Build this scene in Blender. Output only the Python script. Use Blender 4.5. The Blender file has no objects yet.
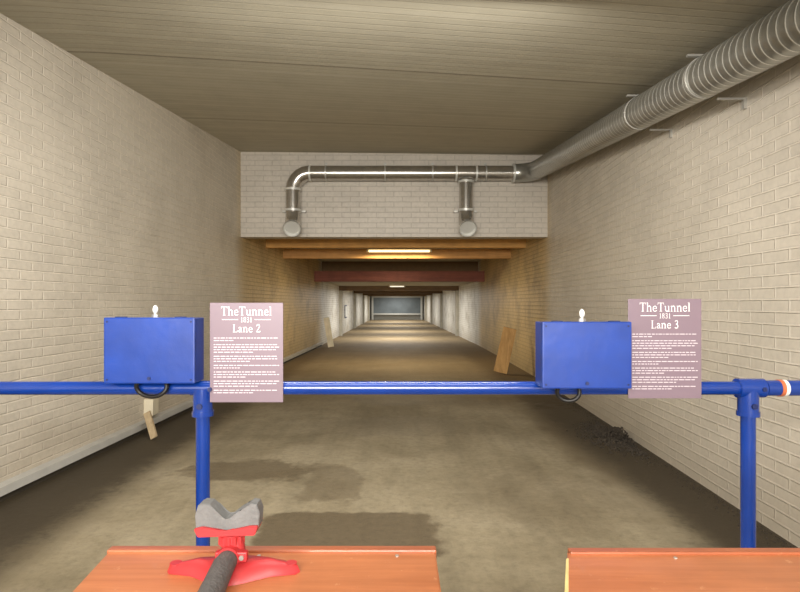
import bpy, bmesh, math, random
from mathutils import Vector, Matrix
random.seed(4)
S=bpy.context.scene
COL=S.collection
S.view_settings.view_transform='Standard'

# ------------------------------------------------------------ materials
def newmat(name):
    m=bpy.data.materials.new(name); m.use_nodes=True
    nt=m.node_tree; b=nt.nodes['Principled BSDF']
    return m,nt,b
def lin(c):
    return tuple(((x/255)/12.92 if x/255<=0.04045 else ((x/255+0.055)/1.055)**2.4) for x in c)+(1,)
def N(nt,t,**kw):
    n=nt.nodes.new(t)
    for k,v in kw.items():
        if k.startswith('i_'):
            n.inputs[k[2:].replace('_',' ')].default_value=v
        else: setattr(n,k,v)
    return n
def mixc(nt,fac,a,b,mode='MIX'):
    n=nt.nodes.new('ShaderNodeMix'); n.data_type='RGBA'; n.blend_type=mode
    L=nt.links
    for sock,v in ((n.inputs[0],fac),(n.inputs[6],a),(n.inputs[7],b)):
        if hasattr(v,'is_linked'): L.new(v,sock)
        else: sock.default_value=v
    return n.outputs[2]
def simple(name,rgb,rough=.5,metal=0,var=.12,scale=8,bump=0.0,bscale=60,coat=0):
    m,nt,b=newmat(name)
    tc=N(nt,'ShaderNodeTexCoord'); no=N(nt,'ShaderNodeTexNoise',i_Scale=scale,i_Detail=6.0)
    nt.links.new(tc.outputs['Object'],no.inputs['Vector'])
    c=lin(rgb); d=tuple(x*(1-var*2.2) for x in c[:3])+(1,)
    l=tuple(min(1,x*(1+var)) for x in c[:3])+(1,)
    nt.links.new(mixc(nt,no.outputs[0],d,l),b.inputs['Base Color'])
    b.inputs['Roughness'].default_value=rough; b.inputs['Metallic'].default_value=metal
    if coat: b.inputs['Coat Weight'].default_value=coat
    if bump:
        n2=N(nt,'ShaderNodeTexNoise',i_Scale=bscale,i_Detail=4.0)
        nt.links.new(tc.outputs['Object'],n2.inputs['Vector'])
        bp=N(nt,'ShaderNodeBump',i_Strength=bump,i_Distance=.01)
        nt.links.new(n2.outputs[0],bp.inputs['Height']); nt.links.new(bp.outputs[0],b.inputs['Normal'])
    return m
def emit(name,rgb,st):
    m,nt,b=newmat(name)
    b.inputs['Base Color'].default_value=lin(rgb)
    b.inputs['Emission Color'].default_value=lin(rgb); b.inputs['Emission Strength'].default_value=st
    return m
def ramp(nt,stops,interp='LINEAR'):
    r=nt.nodes.new('ShaderNodeValToRGB'); cr=r.color_ramp; cr.interpolation=interp
    while len(cr.elements)<len(stops): cr.elements.new(.5)
    for e,(p,c) in zip(cr.elements,stops): e.position=p; e.color=c
    return r
def g(v): return (v,v,v,1)
def mrange(nt,src,a,b,c=0,d=1,smooth=True):
    n=nt.nodes.new('ShaderNodeMapRange')
    if smooth: n.interpolation_type='SMOOTHSTEP'
    nt.links.new(src,n.inputs[0])
    for i,v in zip((1,2,3,4),(a,b,c,d)): n.inputs[i].default_value=v
    return n.outputs[0]
def math_(nt,op,a,b=0.0):
    n=nt.nodes.new('ShaderNodeMath'); n.operation=op
    for i,v in enumerate((a,b)):
        if hasattr(v,'is_linked'): nt.links.new(v,n.inputs[i])
        else: n.inputs[i].default_value=v
    return n.outputs[0]

def brick_mat(name,bw,bh,stops,dirt=True,mor=1.16,c1=.94,bump=.8,msize=.008):
    m,nt,b=newmat(name); L=nt.links
    uv=N(nt,'ShaderNodeUVMap'); geo=N(nt,'ShaderNodeNewGeometry'); sep=N(nt,'ShaderNodeSeparateXYZ')
    L.new(geo.outputs['Position'],sep.inputs[0])
    wob=N(nt,'ShaderNodeTexNoise',i_Scale=6.0,i_Detail=2.0); L.new(geo.outputs['Position'],wob.inputs['Vector'])
    va=N(nt,'ShaderNodeVectorMath',operation='MULTIPLY_ADD'); L.new(wob.outputs['Color'],va.inputs[0])
    va.inputs[1].default_value=(.008,.008,0); L.new(uv.outputs[0],va.inputs[2])
    br=nt.nodes.new('ShaderNodeTexBrick'); L.new(va.outputs[0],br.inputs['Vector'])
    br.inputs['Scale'].default_value=1; br.inputs['Brick Width'].default_value=bw; br.inputs['Row Height'].default_value=bh
    br.inputs['Mortar Size'].default_value=msize; br.inputs['Mortar Smooth'].default_value=.5
    br.inputs['Color1'].default_value=g(c1); br.inputs['Color2'].default_value=g(1.0); br.inputs['Mortar'].default_value=g(mor)
    yy=mrange(nt,sep.outputs[1],0,46,smooth=False)
    rp=ramp(nt,stops); L.new(yy,rp.inputs[0])
    col=mixc(nt,1.0,rp.outputs[0],br.outputs[0],'MULTIPLY')
    n1=N(nt,'ShaderNodeTexNoise',i_Scale=.9,i_Detail=7.0,i_Roughness=.65); L.new(geo.outputs['Position'],n1.inputs['Vector'])
    r1=ramp(nt,[(.3,g(.86)),(.5,g(1)),(.75,g(1.03))]); L.new(n1.outputs[0],r1.inputs[0])
    col=mixc(nt,1.0,col,r1.outputs[0],'MULTIPLY')
    n3=N(nt,'ShaderNodeTexNoise',i_Scale=25.0,i_Detail=4.0); L.new(geo.outputs['Position'],n3.inputs['Vector'])
    r3=ramp(nt,[(.35,g(.94)),(.6,g(1.02))]); L.new(n3.outputs[0],r3.inputs[0])
    col=mixc(nt,1.0,col,r3.outputs[0],'MULTIPLY')
    if dirt:
        z=sep.outputs[2]
        zn=math_(nt,'ADD',z,math_(nt,'MULTIPLY',n1.outputs[0],-.9))
        lo=mrange(nt,zn,-.5,.15,1,0)
        col=mixc(nt,math_(nt,'MULTIPLY',lo,.4),col,lin((140,124,98)))
        band=math_(nt,'MULTIPLY',mrange(nt,sep.outputs[1],9.4,10.0),mrange(nt,sep.outputs[1],17,19,1,0))
        n4=N(nt,'ShaderNodeTexNoise',i_Scale=1.6,i_Detail=8.0,i_Roughness=.7); L.new(geo.outputs['Position'],n4.inputs['Vector'])
        st=math_(nt,'MULTIPLY',mrange(nt,n4.outputs[0],.44,.70),band)
        col=mixc(nt,math_(nt,'MULTIPLY',st,.45),col,mixc(nt,1.0,lin((130,106,72)),br.outputs[0],'MULTIPLY'))
        far=mrange(nt,sep.outputs[1],9.4,10.0)
        col=mixc(nt,math_(nt,'MULTIPLY',math_(nt,'MULTIPLY',far,br.outputs['Fac']),.5),col,lin((112,92,62)))
        fg=math_(nt,'MULTIPLY',mrange(nt,sep.outputs[1],18,19),mrange(nt,n4.outputs[0],.48,.7))
        col=mixc(nt,math_(nt,'MULTIPLY',fg,.5),col,lin((130,122,104)))
        b2=math_(nt,'MULTIPLY',mrange(nt,sep.outputs[1],4.5,9.5),mrange(nt,n4.outputs[0],.47,.66))
        col=mixc(nt,math_(nt,'MULTIPLY',b2,.22),col,lin((146,127,98)))
    L.new(col,b.inputs['Base Color']); b.inputs['Roughness'].default_value=.48
    h=math_(nt,'ADD',math_(nt,'MULTIPLY',br.outputs['Fac'],-1.0),math_(nt,'MULTIPLY',n3.outputs[0],.3))
    bp=N(nt,'ShaderNodeBump',i_Strength=bump,i_Distance=.009); L.new(h,bp.inputs['Height']); L.new(bp.outputs[0],b.inputs['Normal'])
    return m
PAINT=lin((194,186,172)); BARE=lin((206,180,128)); WHITE=lin((222,220,212))
M_wall=brick_mat('painted_brick',.26,.075,[(0,lin((188,180,167))),(.08,PAINT),(.2,lin((212,202,184))),(.212,BARE),(.38,BARE),(.40,WHITE),(1,WHITE)])  # paint lightens towards the header, offsetting light falloff in the colour
M_head=brick_mat('header_brick',.30,.09,[(0,lin((192,184,171))),(1,lin((192,184,171)))],dirt=False,mor=.80,c1=.96,msize=.009,bump=.4)

def concrete_ceiling():
    m,nt,b=newmat('board_marked_concrete'); L=nt.links
    geo=N(nt,'ShaderNodeNewGeometry'); mp=N(nt,'ShaderNodeMapping'); L.new(geo.outputs['Position'],mp.inputs[0])
    mp.inputs['Scale'].default_value=(.10,10,.0)
    n=N(nt,'ShaderNodeTexNoise',i_Scale=1.0,i_Detail=3.0,i_Roughness=.5); L.new(mp.outputs[0],n.inputs['Vector'])
    r=ramp(nt,[(.3,lin((176,169,148))),(.52,lin((184,177,156))),(.75,lin((191,184,164)))]); L.new(n.outputs[0],r.inputs[0])
    sep=N(nt,'ShaderNodeSeparateXYZ'); L.new(geo.outputs['Position'],sep.inputs[0])
    fr=math_(nt,'FRACT',math_(nt,'MULTIPLY',sep.outputs[1],1/.10))
    j=mrange(nt,math_(nt,'ABSOLUTE',math_(nt,'SUBTRACT',fr,.5)),.36,.5)
    col=mixc(nt,math_(nt,'MULTIPLY',j,.26),r.outputs[0],lin((126,118,98)))
    fr2=math_(nt,'FRACT',math_(nt,'MULTIPLY',sep.outputs[1],1/2.35))
    j2=mrange(nt,math_(nt,'ABSOLUTE',math_(nt,'SUBTRACT',fr2,.5)),.488,.497)
    col=mixc(nt,math_(nt,'MULTIPLY',j2,.5),col,lin((100,90,72)))
    n2=N(nt,'ShaderNodeTexNoise',i_Scale=3.0,i_Detail=9.0,i_Roughness=.65); L.new(geo.outputs['Position'],n2.inputs['Vector'])
    r2=ramp(nt,[(.3,g(.92)),(.6,g(1.02))]); L.new(n2.outputs[0],r2.inputs[0])
    col=mixc(nt,1.0,col,r2.outputs[0],'MULTIPLY')
    r=ramp(nt,[(0,g(.70)),(1,g(1.06))]); L.new(mrange(nt,sep.outputs[1],2.5,8.0),r.inputs[0])  # near end darkened in the colour to even out the lighting
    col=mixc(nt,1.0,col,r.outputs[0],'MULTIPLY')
    L.new(col,b.inputs['Base Color']); b.inputs['Roughness'].default_value=.85
    bp=N(nt,'ShaderNodeBump',i_Strength=.12,i_Distance=.01); L.new(math_(nt,'MULTIPLY',j,-1.0),bp.inputs['Height']); L.new(bp.outputs[0],b.inputs['Normal'])
    return m
M_ceil=concrete_ceiling()

def floor_mat():
    m,nt,b=newmat('damp_concrete_floor'); L=nt.links
    geo=N(nt,'ShaderNodeNewGeometry'); sep=N(nt,'ShaderNodeSeparateXYZ'); L.new(geo.outputs['Position'],sep.inputs[0])
    P=geo.outputs['Position']
    n=N(nt,'ShaderNodeTexNoise',i_Scale=.8,i_Detail=12.0,i_Roughness=.66,i_Distortion=.3); L.new(P,n.inputs['Vector'])
    r=ramp(nt,[(.34,lin((116,105,83))),(.5,lin((134,123,100))),(.66,lin((150,139,116)))]); L.new(n.outputs[0],r.inputs[0])
    n2=N(nt,'ShaderNodeTexNoise',i_Scale=18.0,i_Detail=10.0,i_Roughness=.75); L.new(P,n2.inputs['Vector'])
    r2=ramp(nt,[(.3,g(.74)),(.5,g(.98)),(.68,g(1.10))]); L.new(n2.outputs[0],r2.inputs[0])
    col=mixc(nt,1.0,r.outputs[0],r2.outputs[0],'MULTIPLY')
    mp=N(nt,'ShaderNodeMapping'); L.new(P,mp.inputs[0]); mp.inputs['Scale'].default_value=(5,.5,1); mp.inputs['Rotation'].default_value=(0,0,.15)
    n5=N(nt,'ShaderNodeTexNoise',i_Scale=1.0,i_Detail=6.0,i_Roughness=.6); L.new(mp.outputs[0],n5.inputs['Vector'])
    r5=ramp(nt,[(.35,g(.88)),(.55,g(1.02))]); L.new(n5.outputs[0],r5.inputs[0])
    col=mixc(nt,1.0,col,r5.outputs[0],'MULTIPLY')
    nd=N(nt,'ShaderNodeTexNoise',i_Scale=4.0,i_Detail=10.0,i_Roughness=.7); L.new(P,nd.inputs['Vector'])
    def patch(cx,cy,rx,ry,s,hard=.12,pw=3.0,nz=.7):
        dx=math_(nt,'ABSOLUTE',math_(nt,'DIVIDE',math_(nt,'SUBTRACT',sep.outputs[0],cx),rx))
        dy=math_(nt,'ABSOLUTE',math_(nt,'DIVIDE',math_(nt,'SUBTRACT',sep.outputs[1],cy),ry))
        d=math_(nt,'POWER',math_(nt,'ADD',math_(nt,'POWER',dx,pw),math_(nt,'POWER',dy,pw)),1/pw)
        d=math_(nt,'ADD',d,math_(nt,'MULTIPLY',math_(nt,'SUBTRACT',nd.outputs[0],.5),nz))
        return math_(nt,'MULTIPLY',mrange(nt,d,1-hard,1+hard,1,0),s)
    ps=[patch(-.31,3.34,.56,.33,.85,.07,8.0,.6),patch(-1.25,4.6,.5,.3,.7,.16,3,2.0),patch(-.5,4.3,.22,.45,.5,.16,4,1.8),patch(.0,6.3,.9,.5,.3,.3,3,2.0),patch(.4,8.0,1.2,.5,.3,.3,3,2.0),patch(1.1,4.0,.6,.6,.25,.4,3,2.2),patch(2.05,5.6,.45,1.7,.8,.4,3,1.4),patch(2.2,4.0,.36,3.4,.85,.35,4,1.2),patch(-2.55,5.2,.5,5.0,.6,.4,4,1.5)]
    wet=ps[0]
    for p in ps[1:]: wet=math_(nt,'MAXIMUM',wet,p)
    col=mixc(nt,wet,col,mixc(nt,1.0,lin((84,72,54)),r2.outputs[0],'MULTIPLY'))
    # continuous grit and dirt along both wall feet
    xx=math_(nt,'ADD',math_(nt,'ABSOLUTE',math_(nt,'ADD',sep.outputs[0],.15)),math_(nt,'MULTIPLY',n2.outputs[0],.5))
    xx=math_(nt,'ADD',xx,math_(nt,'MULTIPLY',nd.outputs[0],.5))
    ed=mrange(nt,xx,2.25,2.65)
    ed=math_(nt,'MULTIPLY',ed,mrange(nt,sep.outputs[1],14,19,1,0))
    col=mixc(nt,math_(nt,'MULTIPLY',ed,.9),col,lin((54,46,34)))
    far=mrange(nt,sep.outputs[1],6,12); col=mixc(nt,math_(nt,'MULTIPLY',far,.6),col,lin((124,102,68)))  # warm tunnel light painted into the distant floor as a yellow-brown tint
    L.new(col,b.inputs['Base Color'])
    L.new(mrange(nt,wet,0,.6,.85,.6),b.inputs['Roughness'])
    b.inputs['Specular IOR Level'].default_value=.3
    bp=N(nt,'ShaderNodeBump',i_Strength=.4,i_Distance=.015); L.new(n2.outputs[0],bp.inputs['Height']); L.new(bp.outputs[0],b.inputs['Normal'])
    return m
M_floor=floor_mat()

def wood(name,c1,c2,axis=0,rough=.4,scale=1.0,coat=0,wear=0):
    m,nt,b=newmat(name); L=nt.links
    tc=N(nt,'ShaderNodeTexCoord'); mp=N(nt,'ShaderNodeMapping'); L.new(tc.outputs['Object'],mp.inputs[0])
    s=[30*scale]*3; s[axis]=1.6*scale; mp.inputs['Scale'].default_value=s
    n=N(nt,'ShaderNodeTexNoise',i_Scale=1.0,i_Detail=8.0,i_Distortion=.6,i_Roughness=.7); L.new(mp.outputs[0],n.inputs['Vector'])
    r=ramp(nt,[(.3,lin(c1)),(.7,lin(c2))]); L.new(n.outputs[0],r.inputs[0])
    n2=N(nt,'ShaderNodeTexNoise',i_Scale=5.0,i_Detail=6.0); L.new(tc.outputs['Object'],n2.inputs['Vector'])
    r2=ramp(nt,[(.3,g(.84)),(.65,g(1.05))]); L.new(n2.outputs[0],r2.inputs[0])
    col=mixc(nt,1.0,r.outputs[0],r2.outputs[0],'MULTIPLY')
    if wear:
        n3=N(nt,'ShaderNodeTexNoise',i_Scale=45.0,i_Detail=8.0,i_Roughness=.75); L.new(tc.outputs['Object'],n3.inputs['Vector'])
        col=mixc(nt,math_(nt,'MULTIPLY',mrange(nt,n3.outputs[0],.60,.70),wear),col,lin((215,165,125)))
    L.new(col,b.inputs['Base Color'])
    b.inputs['Roughness'].default_value=rough; b.inputs['Coat Weight'].default_value=coat
    return m
M_table=wood('varnished_orange_wood',(160,94,56),(188,118,76),0,.36,1.0,.15,.4)
M_lip=wood('varnished_red_wood',(140,74,46),(170,98,62),0,.4,1.0,.15,.3)
M_edge=wood('raw_birch_edge',(205,182,118),(232,210,148),1,.6)
M_beam_o=wood('orange_timber',(196,142,72),(230,178,104),0,.7,.5)
M_beam_r=wood('red_oxide_timber',(108,56,40),(142,80,60),0,.7,.5)
M_beam_b=wood('brown_timber',(172,122,64),(212,160,94),0,.7,.5)
M_beam_d=wood('dark_timber',(84,64,42),(116,90,60),0,.7,.5)
M_pier=wood('pale_pier',(150,144,128),(186,180,164),2,.8,.5)
M_board=wood('weathered_board',(165,122,66),(208,166,104),2,.7,.5)
M_cream=wood('pale_plank',(232,220,190),(250,242,220),2,.7,.5)
M_oldwood=wood('grey_old_wood',(140,120,92),(184,164,130),2,.8,.5)
M_blue=simple('blue_gloss_paint',(14,56,142),.22,0,.14,7,coat=.5)
M_bluebox=simple('blue_box_paint',(15,60,152),.36,0,.26,7,bump=.12,bscale=18,coat=.2)
M_bluedark=simple('blue_seam_paint',(8,28,84),.5,0,.05)
M_galv=simple('galvanised_steel',(168,168,162),.28,.75,.16,6)
M_galv2=simple('bright_duct_steel',(205,202,196),.2,.9,.15,9)
M_seam=simple('steel_seam',(220,220,214),.35,.4,.05)
M_rim=simple('bright_rim_steel',(228,228,222),.4,.2,.05)
M_steel=simple('bracket_steel',(185,183,176),.4,.6,.1)
M_cord=simple('black_rubber',(22,20,20),.5,0,.1)
M_white=simple('white_plastic',(235,235,230),.35,0,.03)
M_sign=simple('mauve_sign_panel',(126,108,120),.4,0,.03,3)
M_signtxt=simple('white_lettering',(250,248,249),.4,0,.0)
M_signsoft=simple('pale_print',(212,202,209),.4,0,.01)
M_red=simple('red_moulded_plastic',(180,48,52),.4,0,.05)
M_rub=simple('grey_rubber',(112,112,112),.7,0,.2,26,bump=.3,bscale=120)
M_tube=simple('dark_tube',(84,81,80),.7,0,.2,40,bump=.4,bscale=160)
M_conduit=simple('grey_trunking',(180,178,172),.45,0,.1)
M_orange=simple('orange_band',(200,110,70),.4)
M_lamp=simple('lamp_housing',(215,205,180),.4)
M_slate=simple('slate_backstop',(100,108,112),.7,0,.25,1.5)
M_endgrey=simple('grey_end_paint',(178,178,172),.7,0,.1,1.5)
M_stone=simple('rubble_stone',(62,54,44),.9,0,.3,9)
M_tubeglow=emit('glowing_tube',(255,232,170),2.2)
M_tubefar=emit('glowing_tube_far',(250,245,225),1.0)

# ------------------------------------------------------------ mesh helpers
def obj(name,bm,mat,parent=None,smooth=False):
    me=bpy.data.meshes.new(name); bmesh.ops.recalc_face_normals(bm,faces=bm.faces[:]) ; bm.to_mesh(me); bm.free()
    mats=mat if isinstance(mat,(list,tuple)) else [mat]
    for mm in mats: me.materials.append(mm)
    if smooth:
        for p in me.polygons: p.use_smooth=True
    o=bpy.data.objects.new(name,me); COL.objects.link(o)
    if parent: 
        o.parent=parent; o.matrix_parent_inverse=Matrix.Translation(-parent.location)
    return o
def empty(name,loc,label,cat,group=None):
    e=bpy.data.objects.new(name,None); e.location=loc; e.empty_display_size=.1; COL.objects.link(e)
    tag(e,label,cat,group); return e
def tag(o,label,cat,group=None,kind=None):
    o['label']=label; o['category']=cat
    if group: o['group']=group
    if kind: o['kind']=kind
def addbox(bm,x0,x1,y0,y1,z0,z1,bev=0,mi=0):
    r=bmesh.ops.create_cube(bm,size=1)
    vs=r['verts']
    for v in vs:
        v.co=Vector((x0 if v.co.x<0 else x1, y0 if v.co.y<0 else y1, z0 if v.co.z<0 else z1))
    fs=set(f for v in vs for f in v.link_faces)
    for f in fs: f.material_index=mi
    if bev:
        es=list(set(e for v in vs for e in v.link_edges))
        bmesh.ops.bevel(bm,geom=es,offset=bev,segments=2,affect='EDGES',profile=.6)
    return vs
def box(name,x0,x1,y0,y1,z0,z1,mat,parent=None,bev=0):
    bm=bmesh.new(); addbox(bm,x0,x1,y0,y1,z0,z1,bev); return obj(name,bm,mat,parent)
def addcyl(bm,p0,p1,r,r2=None,seg=24,caps=True):
    p0=Vector(p0);p1=Vector(p1); d=p1-p0
    q=d.to_track_quat('Z','Y').to_matrix().to_4x4()
    M=Matrix.Translation((p0+p1)/2)@q
    return bmesh.ops.create_cone(bm,cap_ends=caps,cap_tris=False,segments=seg,radius1=r,radius2=r if r2 is None else r2,depth=d.length,matrix=M)
def cyl(name,p0,p1,r,mat,parent=None,r2=None,seg=24,caps=True):
    bm=bmesh.new(); addcyl(bm,p0,p1,r,r2,seg,caps); o=obj(name,bm,mat,parent); autosm(o); return o
def autosm(o,ang=40):
    me=o.data
    for p in me.polygons: p.use_smooth=True
    bm=bmesh.new(); bm.from_mesh(me)
    for e in bm.edges:
        if len(e.link_faces)==2 and e.calc_face_angle(0)>math.radians(ang): e.smooth=False
    bm.to_mesh(me); bm.free()
def addtube(bm,pts,rad,seg=20,cap=False):
    pts=[Vector(p) for p in pts]; n=len(pts)
    if not isinstance(rad,(list,tuple)): rad=[rad]*n
    t0=(pts[1]-pts[0]).normalized(); up=Vector((0,0,1)) if abs(t0.z)<.9 else Vector((1,0,0))
    u=t0.cross(up).normalized(); rings=[]
    for i in range(n):
        t=((pts[min(i+1,n-1)]-pts[i]).normalized()+(pts[i]-pts[max(i-1,0)]).normalized()).normalized()
        u=(u-t*u.dot(t)).normalized(); w=t.cross(u)
        rings.append([bm.verts.new(pts[i]+(u*math.cos(2*math.pi*k/seg)+w*math.sin(2*math.pi*k/seg))*rad[i]) for k in range(seg)])
    for a,b in zip(rings,rings[1:]):
        for k in range(seg): bm.faces.new((a[k],a[(k+1)%seg],b[(k+1)%seg],b[k]))
    if cap:
        bm.faces.new(rings[0]); bm.faces.new(list(reversed(rings[-1])))
def tube(name,pts,rad,mat,parent=None,seg=20,cap=True):
    bm=bmesh.new(); addtube(bm,pts,rad,seg,cap); o=obj(name,bm,mat,parent); autosm(o,50); return o
def prism(bm,poly,y0,y1):
    a=[bm.verts.new((x,y0,z)) for x,z in poly]; b=[bm.verts.new((x,y1,z)) for x,z in poly]
    bm.faces.new(a); bm.faces.new(list(reversed(b)))
    n=len(poly)
    for i in range(n): bm.faces.new((a[i],b[i],b[(i+1)%n],a[(i+1)%n]))

# ------------------------------------------------------------ shell
def ribbon(name,pts,z0,z1,th,mat,label):
    bm=bmesh.new(); uvl=bm.loops.layers.uv.new('UVMap'); acc=0; S_=[]
    for i,p in enumerate(pts):
        if i: acc+=math.dist(p,pts[i-1])
        S_.append(acc)
    for i in range(len(pts)-1):
        (xa,ya),(xb,yb)=pts[i],pts[i+1]
        quad=[((xa,ya,z0),(S_[i],z0)),((xb,yb,z0),(S_[i+1],z0)),((xb,yb,z1),(S_[i+1],z1)),((xa,ya,z1),(S_[i],z1))]
        vs=[bm.verts.new(q[0]) for q in quad]; f=bm.faces.new(vs)
        for l,q in zip(f.loops,quad): l[uvl].uv=q[1]
        vo=[bm.verts.new((q[0][0]+th,q[0][1],q[0][2])) for q in quad]; f=bm.faces.new(vo)
        f=bm.faces.new((vs[3],vs[2],vo[2],vo[3])); 
    me=bpy.data.meshes.new(name); bm.to_mesh(me); bm.free(); me.materials.append(mat)
    o=bpy.data.objects.new(name,me); COL.objects.link(o); tag(o,label,'wall',kind='structure'); return o
YB=-6.0
LW=[(-3.0,YB),(-2.84,3.9),(-2.70,9.5),(-2.65,13),(-2.5,18.3),(-2.25,46)]
RW=[(2.03,YB),(2.30,3.25),(2.60,9.5),(2.66,13),(2.70,18.3),(2.25,46)]
def interp(P,y):
    for a,b in zip(P,P[1:]):
        if a[1]<=y<=b[1]: return a[0]+(b[0]-a[0])*(y-a[1])/(b[1]-a[1])
def xl(y): return interp(LW,y)
def xr(y): return interp(RW,y)
ribbon('wall_left',LW,0,4.1,-.15,M_wall,'long cream-painted brick wall, stained bare brick down the tunnel')
ribbon('wall_right',RW,0,4.1,.15,M_wall,'long cream-painted brick wall carrying a ventilation duct')
o=box('floor',-3.3,3.3,YB,46.2,-.1,0,M_floor); tag(o,'damp brown-grey concrete floor with dark wet patches','floor',kind='structure')
def cl(y): return 3.48+(max(y,0)-3.9)*.095
def cr(y): return 3.0+(max(y,0)-3.11)*.150
bm=bmesh.new(); nx,ny=10,26
vv=[[None]*(nx+1) for _ in range(ny+1)]; vt=[[None]*(nx+1) for _ in range(ny+1)]
for j in range(ny+1):
    y=YB+(9.6-YB)*j/ny
    for i in range(nx+1):
        x=-3.15+5.95*i/nx; t=max(0,min(1,(x+2.8)/5.2)); z=cl(y)*(1-t)+cr(y)*t
        vv[j][i]=bm.verts.new((x,y,z)); vt[j][i]=bm.verts.new((x,y,z+.12))
for j in range(ny):
    for i in range(nx):
        bm.faces.new((vv[j][i],vv[j][i+1],vv[j+1][i+1],vv[j+1][i])); bm.faces.new((vt[j][i],vt[j+1][i],vt[j+1][i+1],vt[j][i+1]))
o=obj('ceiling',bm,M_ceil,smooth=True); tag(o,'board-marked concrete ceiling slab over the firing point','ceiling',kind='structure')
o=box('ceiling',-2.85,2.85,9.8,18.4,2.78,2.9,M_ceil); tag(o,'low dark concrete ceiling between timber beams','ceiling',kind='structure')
o=box('ceiling',-2.85,2.85,18.4,46.2,2.12,2.25,simple('far_ceiling_paint',(150,142,124),.8)); tag(o,'low pale ceiling of the narrow tunnel','ceiling',kind='structure')
def facewall(name,x0,x1,y0,y1,z0,z1,mat,label):
    bm=bmesh.new(); addbox(bm,x0,x1,y0,y1,z0,z1); uvl=bm.loops.layers.uv.new('UVMap')
    for f in bm.faces:
        for l in f.loops: c=l.vert.co; l[uvl].uv=(c.x+c.y,c.z)
    o=obj(name,bm,mat); tag(o,label,'wall',kind='structure'); return o
facewall('wall_header',-2.72,2.66,9.5,9.8,2.54,4.15,M_head,'pale brick wall panel above the tunnel opening')
facewall('wall_lintel',-2.8,2.8,18.3,18.42,2.12,2.9,simple('lintel_paint',(120,96,64),.8),'dark lintel above the narrower tunnel mouth')
facewall('wall_back',-3.2,2.3,YB-.1,YB,0,3.2,M_wall,'cream-painted brick wall behind the firing point')
facewall('wall_end',-2.5,2.5,46,46.1,0,2.25,M_endgrey,'pale grey end wall of the tunnel')

for (y,z0,z1,th,mt,lb) in [(11.3,2.53,2.78,.16,M_beam_o,'yellow-brown timber beam spanning the tunnel just past the opening'),
                           (12.9,2.44,2.66,.16,M_beam_b,'brown timber beam spanning the tunnel behind the strip light'),
                           (17.0,2.06,2.38,.22,M_beam_r,'deep dull-red beam spanning the tunnel')]:
    bm=bmesh.new(); addbox(bm,xl(y)-.03,xr(y)+.03,y-th/2,y+th/2,z0,z1,.008)
    o=obj('ceiling_beam',bm,mt); tag(o,lb,'beam','beams across the tunnel')
for y in (23.5,30.5,37.5,43):
    e=empty('tunnel_frame',(0,y,0),'grey-brown frame lining the narrow white tunnel','frame','frames along the tunnel')
    box('frame_lintel',xl(y)-.01,xr(y)+.01,y-.2,y+.2,1.93,2.13,M_beam_d,e,.008)
    box('frame_pier',xl(y)-.01,xl(y)+.11,y-.2,y+.2,0,1.93,M_pier,e,.008)
    box('frame_pier',xr(y)-.11,xr(y)+.01,y-.2,y+.2,0,1.93,M_pier,e,.008)

e=empty('target_backstop',(0,45.7,0),'slate-grey bullet backstop in a grey frame at the tunnel end','backstop')
box('backstop_panel',-1.95,1.95,45.6,45.7,.55,1.85,M_slate,e)
bm=bmesh.new(); addbox(bm,-2.1,-1.95,45.5,45.75,0,2.0); addbox(bm,1.95,2.1,45.5,45.75,0,2.0); addbox(bm,-1.95,1.95,45.5,45.75,1.85,2.0); addbox(bm,-1.95,1.95,45.5,45.75,.42,.55)
obj('backstop_frame',bm,M_endgrey,e)

# ------------------------------------------------------------ ducts
R=.125
duct=empty('ventilation_duct',(2.45,9.3,3.6),'galvanised spiral steel duct along the wall with two header drops','ventilation duct')
def spiral(name,p0,p1,r,pitch,parent,K=8,seg=40,ridge=.006,mat=M_galv,r1=None):
    p0=Vector(p0);p1=Vector(p1); d=(p1-p0); Ln=d.length; t=d.normalized()
    u=t.cross(Vector((0,0,1)) if abs(t.z)<.9 else Vector((1,0,0))).normalized(); w=u.cross(t)
    s=pitch/K; n=int(Ln/s); bm=bmesh.new(); V=[]
    for i in range(-K,n+1):
        row=[]
        for j in range(seg):
            a=2*math.pi*j/seg; ax=max(0,min(Ln,(i+K*j/seg)*s))
            rr=r+((r1 or r)-r)*ax/Ln+(ridge if i%K in (0,1) else 0)
            row.append(bm.verts.new(p0+t*ax+(u*math.cos(a)+w*math.sin(a))*rr))
        V.append(row)
    tot=len(V)
    for i in range(tot-1):
        for j in range(seg):
            mi=1 if (i-K)%K==0 else 0
            if j<seg-1: q=(V[i][j],V[i][j+1],V[i+1][j+1],V[i+1][j])
            else:
                if i+K+1>=tot: continue
                q=(V[i][j],V[i+K][0],V[i+K+1][0],V[i+1][j])
            f=bm.faces.new(q); f.material_index=mi
    o=obj(name,bm,[mat,M_seam],parent); autosm(o,35); return o
A=Vector((2.30,8.95,3.58)); B=Vector((1.955,1.7,2.65))
spiral('spiral_duct_run',B,A,R,.070,duct,K=8,ridge=.0028,r1=.15)
hy=9.32; hz=3.60
pts=[]
for k in range(7):
    a=math.pi/2*k/6
    pts.append((2.30-.32+.32*math.cos(a), 8.98+.32*math.sin(a)+.02, 3.585+.015*math.sin(a)))
pts=[tuple(A)]+pts
tube('duct_elbow',pts,.155,M_galv,duct,seg=32,cap=False)
def collar(c,axis,r,h=.03):
    c=Vector(c); a=Vector(axis)*h/2; cyl('duct_collar',c-a,c+a,r,M_seam,duct,seg=32)
tube('header_duct',[(-1.48,hy,hz),(0,hy,hz),(1.98,hy,hz)],R,M_galv2,duct,seg=36,cap=False)
pts=[]
for k in range(6):
    a=math.pi/2*k/5
    pts.append((-1.48-.28*math.sin(a),hy,hz-.28+.28*math.cos(a)))
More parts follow.
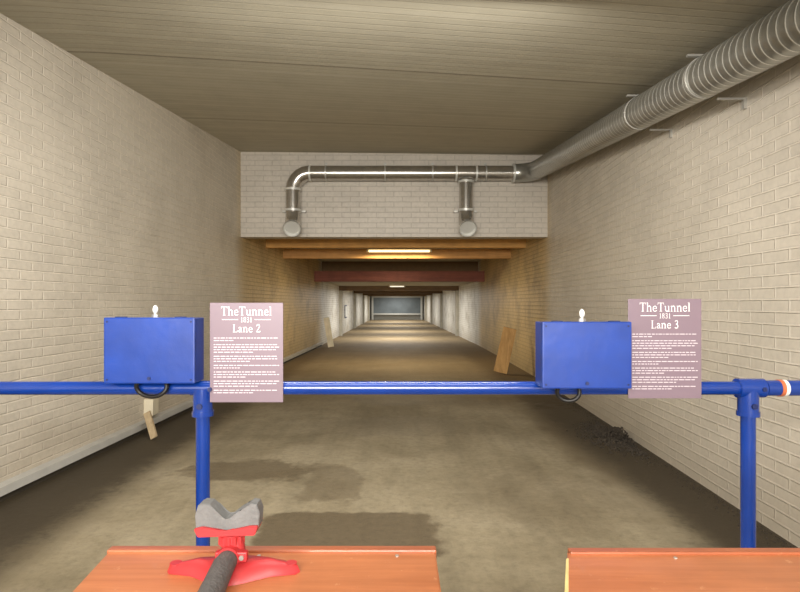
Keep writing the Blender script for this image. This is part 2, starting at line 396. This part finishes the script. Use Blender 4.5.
tube('duct_elbow',pts,R+.004,M_galv2,duct,seg=36,cap=False)
for x in (-1.47,1.0,1.34): collar((x,hy,hz),(1,0,0),R+.012)
collar((1.97,hy,hz),(1,0,0),.16)
for x in (-1.76,1.17):
    top=hz-.27 if x<0 else hz-.1
    tube('drop_duct',[(x,hy,2.86),(x,hy,3.0),(x,hy,top)],R-(.0 if x<0 else .01),M_galv2,duct,seg=36,cap=False)
    for zz in ((2.97,hz-.28) if x<0 else (2.97,hz-.15)): collar((x,hy,zz),(0,0,1),R+.013,.035)
    np_=[(x,hy,2.93),(x,hy-.01,2.84),(x,hy-.04,2.75),(x+.005,hy-.10,2.68),(x+.01,hy-.16,2.64)]
    tube('outlet_nozzle',np_,[R,R*1.01,R*1.03,R*1.05,R*1.12],M_galv2,duct,seg=32,cap=False)
    d=(Vector(np_[4])-Vector(np_[3])).normalized(); c=Vector(np_[4])
    tube('nozzle_rim',[c-d*.03,c+d*.006],[R*1.13,R*1.2],M_rim,duct,seg=32,cap=False)
    bm=bmesh.new(); addcyl(bm,c-d*.05,c-d*.002,R*.96,r2=R*1.12,seg=32,caps=False); obj('nozzle_liner',bm,M_rim,duct)
    cyl('damper_disc',c-d*.056,c-d*.048,R*.99,M_seam,duct,seg=32)
    box('wall_bracket',x-.2,x+.2,hy+.08,9.5,2.95,2.985,M_steel,duct,.004)
for x in (-1.2,-.2,.6,1.5):
    bm=bmesh.new(); addcyl(bm,(x-.012,hy,hz),(x+.012,hy,hz),R+.008,seg=32); addbox(bm,x-.015,x+.015,hy,9.5,hz-.02,hz+.02); addbox(bm,x-.02,x+.02,hy-.01,hy+.01,hz+R,hz+R+.05)
    obj('wall_bracket',bm,M_steel,duct)
for t in (.27,.42):
    c=B.lerp(A,t); ax=(A-B).normalized(); rl=R+.025*t
    bm=bmesh.new(); addcyl(bm,c-ax*.010,c+ax*.010,rl+.006,seg=36)
    wx=xr(c.y)+.01
    addbox(bm,c.x+.08,wx,c.y-.008,c.y+.008,c.z-rl-.018,c.z-rl-.006)
    addbox(bm,wx-.03,wx,c.y-.012,c.y+.012,c.z-rl-.08,c.z-rl-.006)
    addbox(bm,c.x-.12,c.x+.02,c.y-.012,c.y+.012,c.z+rl+.004,c.z+rl+.018)
    obj('wall_bracket',bm,M_steel,duct)

# ------------------------------------------------------------ lamps
def lamp(loc,length,label,glow,ztop=None,r=.02):
    x,y,z=loc; e=empty('fluorescent_lamp',(x,y,z),label,'lamp','strip lights')
    h=length/2
    box('lamp_housing',x-h,x+h,y-.05,y+.05,z+.03,z+.08,M_lamp,e,.008)
    cyl('lamp_tube',(x-h+.03,y,z+.005),(x+h-.03,y,z+.005),r,glow,e)
    for s in (-1,1): box('tube_holder',x+s*h-.02,x+s*h+.02,y-.03,y+.03,z-.02,z+.035,M_lamp,e,.004)
    if ztop:
        for s in (-1,1): cyl('lamp_rod',(x+s*h*.7,y,z+.07),(x+s*h*.7,y,ztop),.008,M_steel,e,seg=10)
    return e
def area(loc,sx,sy,power,col,rot=(0,0,0)):
    l=bpy.data.lights.new('area_light','AREA'); l.shape='RECTANGLE'; l.size=sx; l.size_y=sy; l.energy=power; l.color=col
    o=bpy.data.objects.new('area_light',l); o.location=loc; o.rotation_euler=rot; COL.objects.link(o); return o
lamp((0.05,12.55,2.58),1.45,'glowing warm fluorescent strip light mounted beside the brown beam',M_tubeglow,2.78,.026)
area((0.05,12.5,2.53),1.4,.08,80,(1,.86,.58))
area((0.0,16.0,2.5),1.2,.1,12,(1,.9,.7))
for y,p in ((21.5,180),(27,150),(34,130),(40.5,170),(44.3,80)):
    lamp((0,y,2.04),.6,'small bright fluorescent strip light on the narrow tunnel ceiling',M_tubefar)
    area((0,y,1.98),1.6,.15,p,(1,.975,.92))
# room lighting: unseen fill lights added overhead, softbox and uplight behind camera
area((-.3,2.9,2.88),2.4,.2,115,(1,.96,.90),(math.radians(45),0,0))
area((-.3,1.6,2.7),2.2,.3,26,(1,.96,.90))
area((-.3,-1.5,2.55),2.2,.3,28,(1,.96,.90))
area((-.4,YB+.3,2.0),4.2,1.6,600,(1,.96,.90),(math.radians(98),0,0))
area((-.3,-.8,2.0),3.0,.4,140,(1,.96,.90),(math.radians(118),0,0))

# ------------------------------------------------------------ railing
RY=2.29; RZ=1.046; rr=.028
rail=empty('safety_railing',(0,RY,0),'blue-painted tubular steel safety railing with clamp fittings','railing')
cyl('top_rail',(-2.86,RY,RZ),(2.23,RY,RZ),rr,M_blue,rail)
for x in (-.808,1.462):
    cyl('post',(x,RY,.0),(x,RY,RZ-.02),.0285,M_blue,rail)
    r1=.031 if x<0 else .040
    bm=bmesh.new(); addcyl(bm,(x-.048,RY,RZ),(x+.06,RY,RZ),r1); addcyl(bm,(x,RY,RZ),(x,RY,RZ-.11),.040); 
    o=obj('clamp_fitting',bm,M_blue,rail); autosm(o)
    cyl('clamp_collar',(x,RY,RZ-.095),(x,RY,RZ-.115),.044,M_blue,rail)
    cyl('grub_screw',(x,RY-.03,RZ-.07),(x,RY-.047,RZ-.07),.012,M_bluedark,rail,seg=12)
    cyl('grub_screw',(x+.042,RY-.02,RZ),(x+.042,RY-.045,RZ),.009,M_bluedark,rail,seg=12)
    bm=bmesh.new(); addcyl(bm,(x,RY,0),(x,RY,.012),.07); addcyl(bm,(x,RY,.01),(x,RY,.07),.037); obj('base_flange',bm,M_blue,rail)
cyl('rail_sleeve',(1.53,RY,RZ),(2.2,RY,RZ),.033,M_blue,rail)
cyl('rail_band',(1.585,RY,RZ),(1.60,RY,RZ),.0355,M_orange,rail,)
cyl('rail_band',(1.60,RY,RZ),(1.615,RY,RZ),.035,M_white,rail)

# ------------------------------------------------------------ boxes
def control_box(x0,x1,y0,y1,z0,z1,label,cable):
    e=empty('control_box',((x0+x1)/2,(y0+y1)/2,z0),label,'box','blue control boxes on the railing')
    box('box_body',x0,x1,y0+.021,y1,z0,z1,M_bluebox,e,.004)
    box('lid_gap_shade',x0+.003,x1-.003,y0+.015,y0+.023,z0+.002,z1-.001,M_cord,e)  # black strip painting in the shade of the lid gap
    box('box_lid',x0-.002,x1+.002,y0,y0+.0165,z0-.001,z1+.003,M_bluebox,e,.005)
    cx=(x0+x1)/2
    bm=bmesh.new(); addcyl(bm,(cx,(y0+y1)/2,z1),(cx,(y0+y1)/2,z1+.014),.014,seg=6); addcyl(bm,(cx,(y0+y1)/2,z1+.012),(cx,(y0+y1)/2,z1+.022),.008,seg=16)
    o=obj('switch_collar',bm,M_steel,e); autosm(o)
    bm=bmesh.new(); bmesh.ops.create_uvsphere(bm,u_segments=20,v_segments=12,radius=.0125,matrix=Matrix.Translation((cx,(y0+y1)/2,z1+.034))@Matrix.Diagonal((.85,.85,1.4,1)))
    obj('switch_cap',bm,M_white,e,True)
    for xx in (x0+.06,x1-.06):
        box('hinge',xx-.02,xx+.02,y0+.005,y0+.03,z1+.0,z1+.006,M_bluedark,e,.002)
    for xx in (x0+.012,x1-.012):
        for zz in (z0+.015,z1-.014):
            bm=bmesh.new(); addcyl(bm,(xx,y0,zz),(xx,y0-.003,zz),.004,seg=10); obj('screw',bm,M_bluedark,e)
    cyl('lid_lock',(cx,y0,z0+.02),(cx,y0-.004,z0+.02),.007,M_bluedark,e,seg=16)
    tube('cable',cable,.0085,M_cord,e,seg=10)
    return e
def loop(cx,y,z,w,h,n=26,a0=150,a1=400):
    out=[]
    for i in range(n+1):
        a=math.radians(a0+(a1-a0)*i/n); out.append((cx+w*math.cos(a),y+.006*math.sin(a*2.0),z+h*math.sin(a)))
    return out
control_box(-1.172,-.812,2.20,2.315,1.078,1.339,'blue metal control box with white-capped switch standing on the rail',
   [(-1.05,2.235,1.085)]+loop(-1.0,2.24,1.058,.062,.040,a0=160,a1=395)+[(-.93,2.235,1.08)])
control_box(.568,.912,2.14,2.260,1.067,1.324,'blue metal control box hung on the rail with looped cable',
   [(.63,2.2,1.072)]+loop(.69,2.215,1.046,.045,.040,a0=150,a1=390)+[(.73,2.2,1.072)])

# ------------------------------------------------------------ signs with lettering
GL={
'T':(.74,[([(.03,.965),(.71,.965)],.07),([(.37,0),(.37,.97)],.13),([(.22,.03),(.52,.03)],.06),([(.05,.97),(.04,.78)],.05),([(.69,.97),(.70,.78)],.05)]),
'h':(.66,[([(.14,0),(.14,1)],.12),([(.14,.48),(.24,.6),(.38,.63),(.49,.52),(.5,.3),(.5,0)],.11),([(.02,.03),(.27,.03)],.06),([(.38,.03),(.63,.03)],.06),([(.02,.97),(.14,.97)],.06)]),
'n':(.66,[([(.14,0),(.14,.64)],.12),([(.14,.48),(.24,.6),(.38,.63),(.49,.52),(.5,.3),(.5,0)],.11),([(.02,.03),(.27,.03)],.06),([(.38,.03),(.63,.03)],.06),([(.02,.61),(.14,.61)],.06)]),
'u':(.66,[([(.14,.62),(.14,.18),(.22,.04),(.34,.02),(.48,.12)],.11),([(.5,.64),(.5,0)],.11),([(.02,.61),(.14,.61)],.06),([(.38,.61),(.5,.61)],.06),([(.5,.03),(.63,.03)],.06)]),
'e':(.56,[([(.09,.34),(.47,.34)],.05),([(.47,.34),(.45,.5),(.36,.61),(.23,.61),(.11,.5),(.08,.3),(.13,.11),(.25,.02),(.39,.04),(.49,.14)],.09)]),
'l':(.32,[([(.16,0),(.16,1)],.12),([(.03,.03),(.29,.03)],.06),([(.03,.97),(.16,.97)],.06)]),
'L':(.64,[([(.17,0),(.17,.97)],.13),([(.03,.03),(.6,.03)],.06),([(.59,.03),(.60,.24)],.05),([(.03,.95),(.31,.95)],.06)]),
'a':(.54,[([(.09,.5),(.18,.61),(.3,.61),(.39,.5),(.39,.06),(.51,.04)],.1),([(.39,.38),(.2,.32),(.08,.2),(.1,.06),(.2,.02),(.3,.06),(.39,.17)],.08)]),
'1':(.46,[([(.23,0),(.23,.97)],.12),([(.08,.82),(.23,.95)],.06),([(.08,.03),(.38,.03)],.06)]),
'2':(.54,[([(.08,.76),(.14,.92),(.27,.97),(.41,.91),(.45,.75),(.37,.52),(.08,.06)],.09),([(.06,.05),(.49,.05),(.51,.2)],.09)]),
'3':(.58,[([(.07,.85),(.18,.96),(.34,.96),(.43,.8),(.37,.6),(.2,.53)],.09),([(.2,.53),(.38,.47),(.46,.28),(.38,.07),(.2,.02),(.06,.13)],.1)]),
'8':(.58,[([(.27,.53),(.1,.65),(.1,.86),(.27,.97),(.44,.86),(.44,.65),(.27,.53),(.07,.38),(.07,.13),(.27,.02),(.47,.13),(.47,.38),(.27,.53)],.09)]),
' ':(.30,[])}
def text_width(t,sp=0): return sum(GL[c][0]+sp for c in t)-sp
def addtext(bm,t,cx,base,h,y,fat=1.1,sp=0):
    x=cx-text_width(t,sp)*h/2
    for c in t:
        w,st=GL[c]
        for pts,wd in st:
            P=[Vector((x+a*h,base+b*h)) for a,b in pts]; hw=wd*h/2*fat
            for p,q in zip(P,P[1:]):
                d=(q-p).normalized(); n=Vector((-d.y,d.x))*hw
                bm.faces.new([bm.verts.new((v.x,y,v.y)) for v in (p+n,p-n,q-n,q+n)])
            for p in P[1:-1]:
                bm.faces.new([bm.verts.new((p.x+hw*math.cos(k*math.pi/4),y-.00005,p.y+hw*math.sin(k*math.pi/4))) for k in range(8)])
        x+=(w+sp)*h
def sign(cx,cz,lane,label,tilt):
    W,H=.30,.408; yb=RY-rr-.003; y0=yb-.005
    e=empty('lane_sign',(cx,yb,cz-H/2),label,'sign','lane signs on the railing')
    box('sign_panel',cx-W/2,cx+W/2,y0,yb,cz-H/2,cz+H/2,M_sign,e,.0012)
    ty=y0-.0006
    bm=bmesh.new(); addtext(bm,'TheTunnel',cx,cz+H/2-.052,.0365,ty,.72,.02)
    addtext(bm,'1831',cx,cz+H/2-.080,.021,ty,.68,.06)
    for s in (-1,1):
        a=cx+s*.034; b_=cx+s*.100
        bm.faces.new([bm.verts.new(v) for v in ((a,ty,cz+H/2-.070),(b_,ty,cz+H/2-.070),(b_,ty,cz+H/2-.068),(a,ty,cz+H/2-.068))])
    obj('logo_lettering',bm,M_signtxt,e)
    bm=bmesh.new(); addtext(bm,'Lane '+lane,cx,cz+H/2-.121,.033,ty,.78,.04); obj('lane_lettering',bm,M_signtxt,e)
    rnd=random.Random(7); bm=bmesh.new(); z=cz+H/2-.146
    paras=[(1.0,.3),(.98,1.0,.95,.6),(1.0,.97,.55),(1.0,.4),(.96,1.0,.5),(1.0,.98,.7),(.97,.6)]
    for P in paras:
        for frac in P:
            x=cx-.134; end=cx-.134+.268*frac
            while x<end-.006:
                wl=min(rnd.uniform(.006,.024),end-x)
                bm.faces.new([bm.verts.new(v) for v in ((x,ty,z),(x+wl,ty,z),(x+wl,ty,z+.0032),(x,ty,z+.0032))])
                x+=wl+.0038
            z-=.0104
        z-=.0062
    obj('small_print',bm,M_signsoft,e)
    for s in (-1,1): box('mounting_pad',cx+s*.1-.012,cx+s*.1+.012,yb,RY-rr+.0002,RZ-.006,RZ+.006,M_steel,e)
sign(-.617,1.197,'2','mauve lane sign with white lettering reading Lane 2',0)
sign(1.098,1.213,'3','mauve lane sign with white lettering reading Lane 3',0)

# ------------------------------------------------------------ tables
def table(corners,zt,label,lipx,strip=False):
    (blx,bly),(brx,bry),(frx,fry),(flx,fly)=corners
    e=empty('shooting_bench',((blx+brx)/2,(bly+fly)/2,0),label,'bench','varnished benches at the firing point')
    def slab(name,z0,z1,mat,inset=0,bev=.003,quad=None):
        bm=bmesh.new(); P=quad or [(blx+inset,bly-inset),(brx-inset,bry-inset),(frx-inset,fry+inset),(flx+inset,fly+inset)]
        a=[bm.verts.new((x,y,z0)) for x,y in P]; b=[bm.verts.new((x,y,z1)) for x,y in P]
        bm.faces.new(a); bm.faces.new(b)
        for i in range(4): bm.faces.new((a[i],a[(i+1)%4],b[(i+1)%4],b[i]))
        bmesh.ops.bevel(bm,geom=bm.edges[:],offset=bev,segments=2,affect='EDGES')
        return obj(name,bm,mat,e)
    slab('bench_top',zt-.010,zt,M_table)
    slab('bench_carcass',zt-.13,zt-.010,M_edge,.001,.001)
    box('back_lip',blx+.001,brx+.002,bly-.020,bly+.004,zt-.03,zt+.006,M_lip,e,.003)
    if strip: slab('edge_strip',zt-.13,zt-.002,M_edge,0,.001,[(blx-.012,bly-.03),(blx-.0005,bly-.03),(flx-.0005,fly),(flx-.012,fly)])
    for x,y in ((blx+.04,bly-.04),(brx-.04,bry-.04),(frx-.04,fry+.04),(flx+.09,fly+.04)):
        box('leg',x-.025,x+.025,y-.025,y+.025,0,zt-.13,M_edge,e,.003)
    for x in (lipx):
        bm=bmesh.new(); addcyl(bm,(x,bly-.035,zt),(x,bly-.035,zt+.002),.004,seg=12); obj('screw',bm,M_steel,e)
    return e
table([(-.64,1.23),(.085,1.23),(.083,.62),(-.575,.62)],.85,'orange varnished wooden shooting bench carrying a red rifle rest',(-.3,.0))
table([(.378,1.22),(1.22,1.22),(1.22,.62),(.19,.62)],.85,'orange varnished wooden shooting bench with pale plywood edge',(.6,.9),True)

# ------------------------------------------------------------ rifle rest
rx,ry,rz=-.335,1.135,.8505
e=empty('rifle_rest',(rx,ry,rz),'red plastic rifle rest with grey rubber cradle on the bench','rifle rest')
P=[(-.135,.0),(-.125,.012),(-.08,.018),(-.04,.030),(-.02,.045),(.02,.045),(.05,.032),(.09,.022),(.125,.014),(.137,.0)]+[(.13,-.012),(.08,-.022),(.03,-.05),(.0,-.06),(-.03,-.05),(-.08,-.020),(-.128,-.010)]
bm=bmesh.new()
n=len(P); a=[bm.verts.new((rx+x,ry+y-.01,rz)) for x,y in P]; b=[bm.verts.new((rx+x*.96,ry+y*.85-.01,rz+.014)) for x,y in P]
ct=[bm.verts.new((rx+x*.55,ry+y*.5-.008,rz+.026)) for x,y in P]
bm.faces.new(a); bm.faces.new(ct)
for i in range(n):
    j=(i+1)%n; bm.faces.new((a[i],a[j],b[j],b[i])); bm.faces.new((b[i],b[j],ct[j],ct[i]))
o=obj('base_arms',bm,M_red,e); autosm(o,50)
for s in (-1,1): cyl('foot_pad',(rx+s*.118,ry-.008,rz),(rx+s*.118,ry-.008,rz+.018),.012,M_red,e)
tube('neck',[(rx+.004,ry-.01,rz+.02),(rx+.004,ry-.005,rz+.045),(rx,ry,rz+.075),(rx-.004,ry,rz+.09)],[.024,.019,.016,.020],M_red,e)
bm=bmesh.new()
for k in range(12):
    a_=2*math.pi*k/12; addcyl(bm,(rx-.006+.022*math.cos(a_),ry+.022*math.sin(a_),rz+.056),(rx-.006+.022*math.cos(a_),ry+.022*math.sin(a_),rz+.074),.005,seg=8)
addcyl(bm,(rx-.006,ry,rz+.054),(rx-.006,ry,rz+.076),.0235,seg=24); o=obj('height_knob',bm,M_red,e); autosm(o)
bm=bmesh.new(); addbox(bm,rx-.03,rx+.034,ry-.034,ry-.018,rz+.030,rz+.050,.003); o=obj('clamp_block',bm,M_red,e)
for s in (-1,1): cyl('clamp_bolt',(rx+.002+s*.022,ry-.033,rz+.040),(rx+.002+s*.022,ry-.038,rz+.040),.005,M_steel,e,seg=8)
cx=rx-.010; k=1/487
def pz(y): return rz+.115-(y-513)*k
cr_=[(-28,532),(28,530),(31,521),(24,521),(0,526),(-24,522),(-32,524)]
bm=bmesh.new(); prism(bm,[(cx+x*k,pz(y)) for x,y in cr_],ry-.026,ry+.026); bmesh.ops.bevel(bm,geom=bm.edges[:],offset=.0015,segments=2,affect='EDGES'); o=obj('cradle_base',bm,M_red,e)
yo=[(-31,526),(-32,512),(-29,502),(-25,500),(-18,501),(-12,506),(-6,513),(-2,516),(3,515),(8,510),(12,507),(17,505),(23,500),(29,501),(32,509),(31,523),(17,526),(0,527.5),(-16,528)]
bm=bmesh.new(); prism(bm,[(cx+x*k,pz(y)) for x,y in yo],ry-.018,ry+.018)
bmesh.ops.bevel(bm,geom=[ed for ed in bm.edges if abs(ed.verts[0].co.y-ed.verts[1].co.y)<1e-6],offset=.0015,segments=2,affect='EDGES')
o=obj('rubber_cradle',bm,M_rub,e); autosm(o,30)
tube('front_leg_tube',[(rx-.004,ry-.02,rz+.034),(rx-.004,ry-.06,rz+.036),(rx+.002,ry-.16,rz+.028),(rx+.004,ry-.30,rz+.026)],[.019,.022,.023,.024],M_tube,e)
cyl('tube_socket',(rx-.003,ry+.0,rz+.036),(rx-.004,ry-.035,rz+.036),.026,M_red,e,r2=.023)

# ------------------------------------------------------------ wall-foot trunking
def strip(name,ys,off,w,z0,z1,mat,label,cat):
    bm=bmesh.new(); V=[]
    for y in ys:
        x=xl(y)+off; V.append([bm.verts.new(p) for p in ((x,y,z0),(x+w,y,z0),(x+w,y,z1),(x,y,z1))])
    for a,b in zip(V,V[1:]):
        for i in range(4): bm.faces.new((a[i],a[(i+1)%4],b[(i+1)%4],b[i]))
    bm.faces.new(V[0]); bm.faces.new(V[-1]); o=obj(name,bm,mat); tag(o,label,cat,kind='structure'); return o
strip('baseboard_left',[-2.4,3.9,9.5,13,18],.0,.09,.055,.115,M_conduit,'grey metal trunking strip along the foot of the brick wall','baseboard')
strip('trim_1',[-2.4,3.9,9.5,13,18],.0,.05,.0,.055,simple('gap_shade',(60,53,42),.9),'dark strip standing in for shade under the trunking strip','shade strip')  # solid dark strip drawn where the gap below the trunking is in shade
def flatboard(name,y,xb,xt,zt,w,th,mat,label,cat,lean=.12):
    d=Vector((xt-xb,0,zt)).normalized(); s=Vector((d.z,0,-d.x)) ; L_=Vector((xt-xb,0,zt)).length
    c=Vector((xb,y,0)); P=[c-s*w/2,c+s*w/2,c+s*w/2+d*L_,c-s*w/2+d*L_]
    low=min(p.z for p in P); P=[p-Vector((0,0,low)) for p in P]
    bm=bmesh.new(); a=[]; b=[]
    for i,p in enumerate(P):
        dy=lean if i>1 else 0
        a.append(bm.verts.new((p.x,p.y+dy,p.z))); b.append(bm.verts.new((p.x,p.y+dy+th,p.z)))
    bm.faces.new(a); bm.faces.new(b)
    for i in range(4): bm.faces.new((a[i],a[(i+1)%4],b[(i+1)%4],b[i]))
    bmesh.ops.bevel(bm,geom=bm.edges[:],offset=.004,segments=1,affect='EDGES')
    o=obj(name,bm,mat); tag(o,label,cat); return o
flatboard('leaning_board',10.8,2.03,2.25,.87,.26,.05,M_board,'weathered yellow-brown timber board leaning on the brick wall','board')
flatboard('leaning_plank',17.3,-2.08,-2.24,.92,.18,.06,M_cream,'pale cream plank leaning on the tunnel wall','plank')
flatboard('wooden_stake',5.62,-2.49,-2.62,.24,.07,.04,M_oldwood,'short grey wooden stake propped near the wall','stake')
e=empty('wall_socket',(-2.78,6.1,.16),'grey socket box fixed low on the brick wall','socket box')
box('socket_box',xl(6.1)-.002,xl(6.1)+.10,6.05,6.2,.16,.34,M_lamp,e,.006)
cyl('socket_stem',(xl(6.1)+.04,6.12,.115),(xl(6.1)+.04,6.12,.17),.015,M_conduit,e)
e=empty('wall_notice',(xl(26)+.02,26,1.0),'small white notice board fixed to the tunnel wall','notice')
box('notice_panel',xl(26)-.01,xl(26)+.03,25.6,26.4,.75,1.25,M_white,e)
box('notice_frame',xl(26)-.01,xl(26)+.025,25.55,26.45,.70,1.30,M_bluedark,e)
# rubble: compact heap against the wall plus fine grit along its foot
bm=bmesh.new()
for i in range(3600):
    if i%5<3:
        dy=random.gauss(0,.30); dx=abs(random.gauss(0,.15)); y=5.7+dy; x=xr(y)-.08-dx; r=random.uniform(.004,.014)
        zz=max(0,.11-.22*abs(dy)-.35*dx)*random.random()
    else:
        y=random.uniform(2.8,9.2); x=xr(y)-.015-abs(random.gauss(0,.08)); r=random.uniform(.002,.007); zz=0
    if not 2.6<y<9.3: continue
    m=Matrix.Translation((min(x,xr(y)-.03),y,r*.4+zz))@Matrix.Rotation(random.uniform(0,6),4,(random.random(),random.random(),1))@Matrix.Diagonal((r,r*random.uniform(.6,1.2),r*.65,1))
    bmesh.ops.create_icosphere(bm,subdivisions=1,radius=1,matrix=m)
o=obj('rubble',bm,M_stone); tag(o,'loose dark stone rubble and grit along the foot of the wall','rubble',kind='stuff')

# ------------------------------------------------------------ world, camera
w=bpy.data.worlds.new('World'); S.world=w; w.use_nodes=True
w.node_tree.nodes['Background'].inputs[0].default_value=(.8,.75,.65,1); w.node_tree.nodes['Background'].inputs[1].default_value=.15
cam=bpy.data.cameras.new('camera'); co=bpy.data.objects.new('camera',cam); COL.objects.link(co)
cam.lens=550/800*36; cam.sensor_width=36; co.location=(0,0,1.4); co.rotation_euler=(math.pi/2,0,0)
cam.shift_x=3/800; cam.shift_y=7/800; cam.clip_start=.05; cam.clip_end=200
S.camera=co
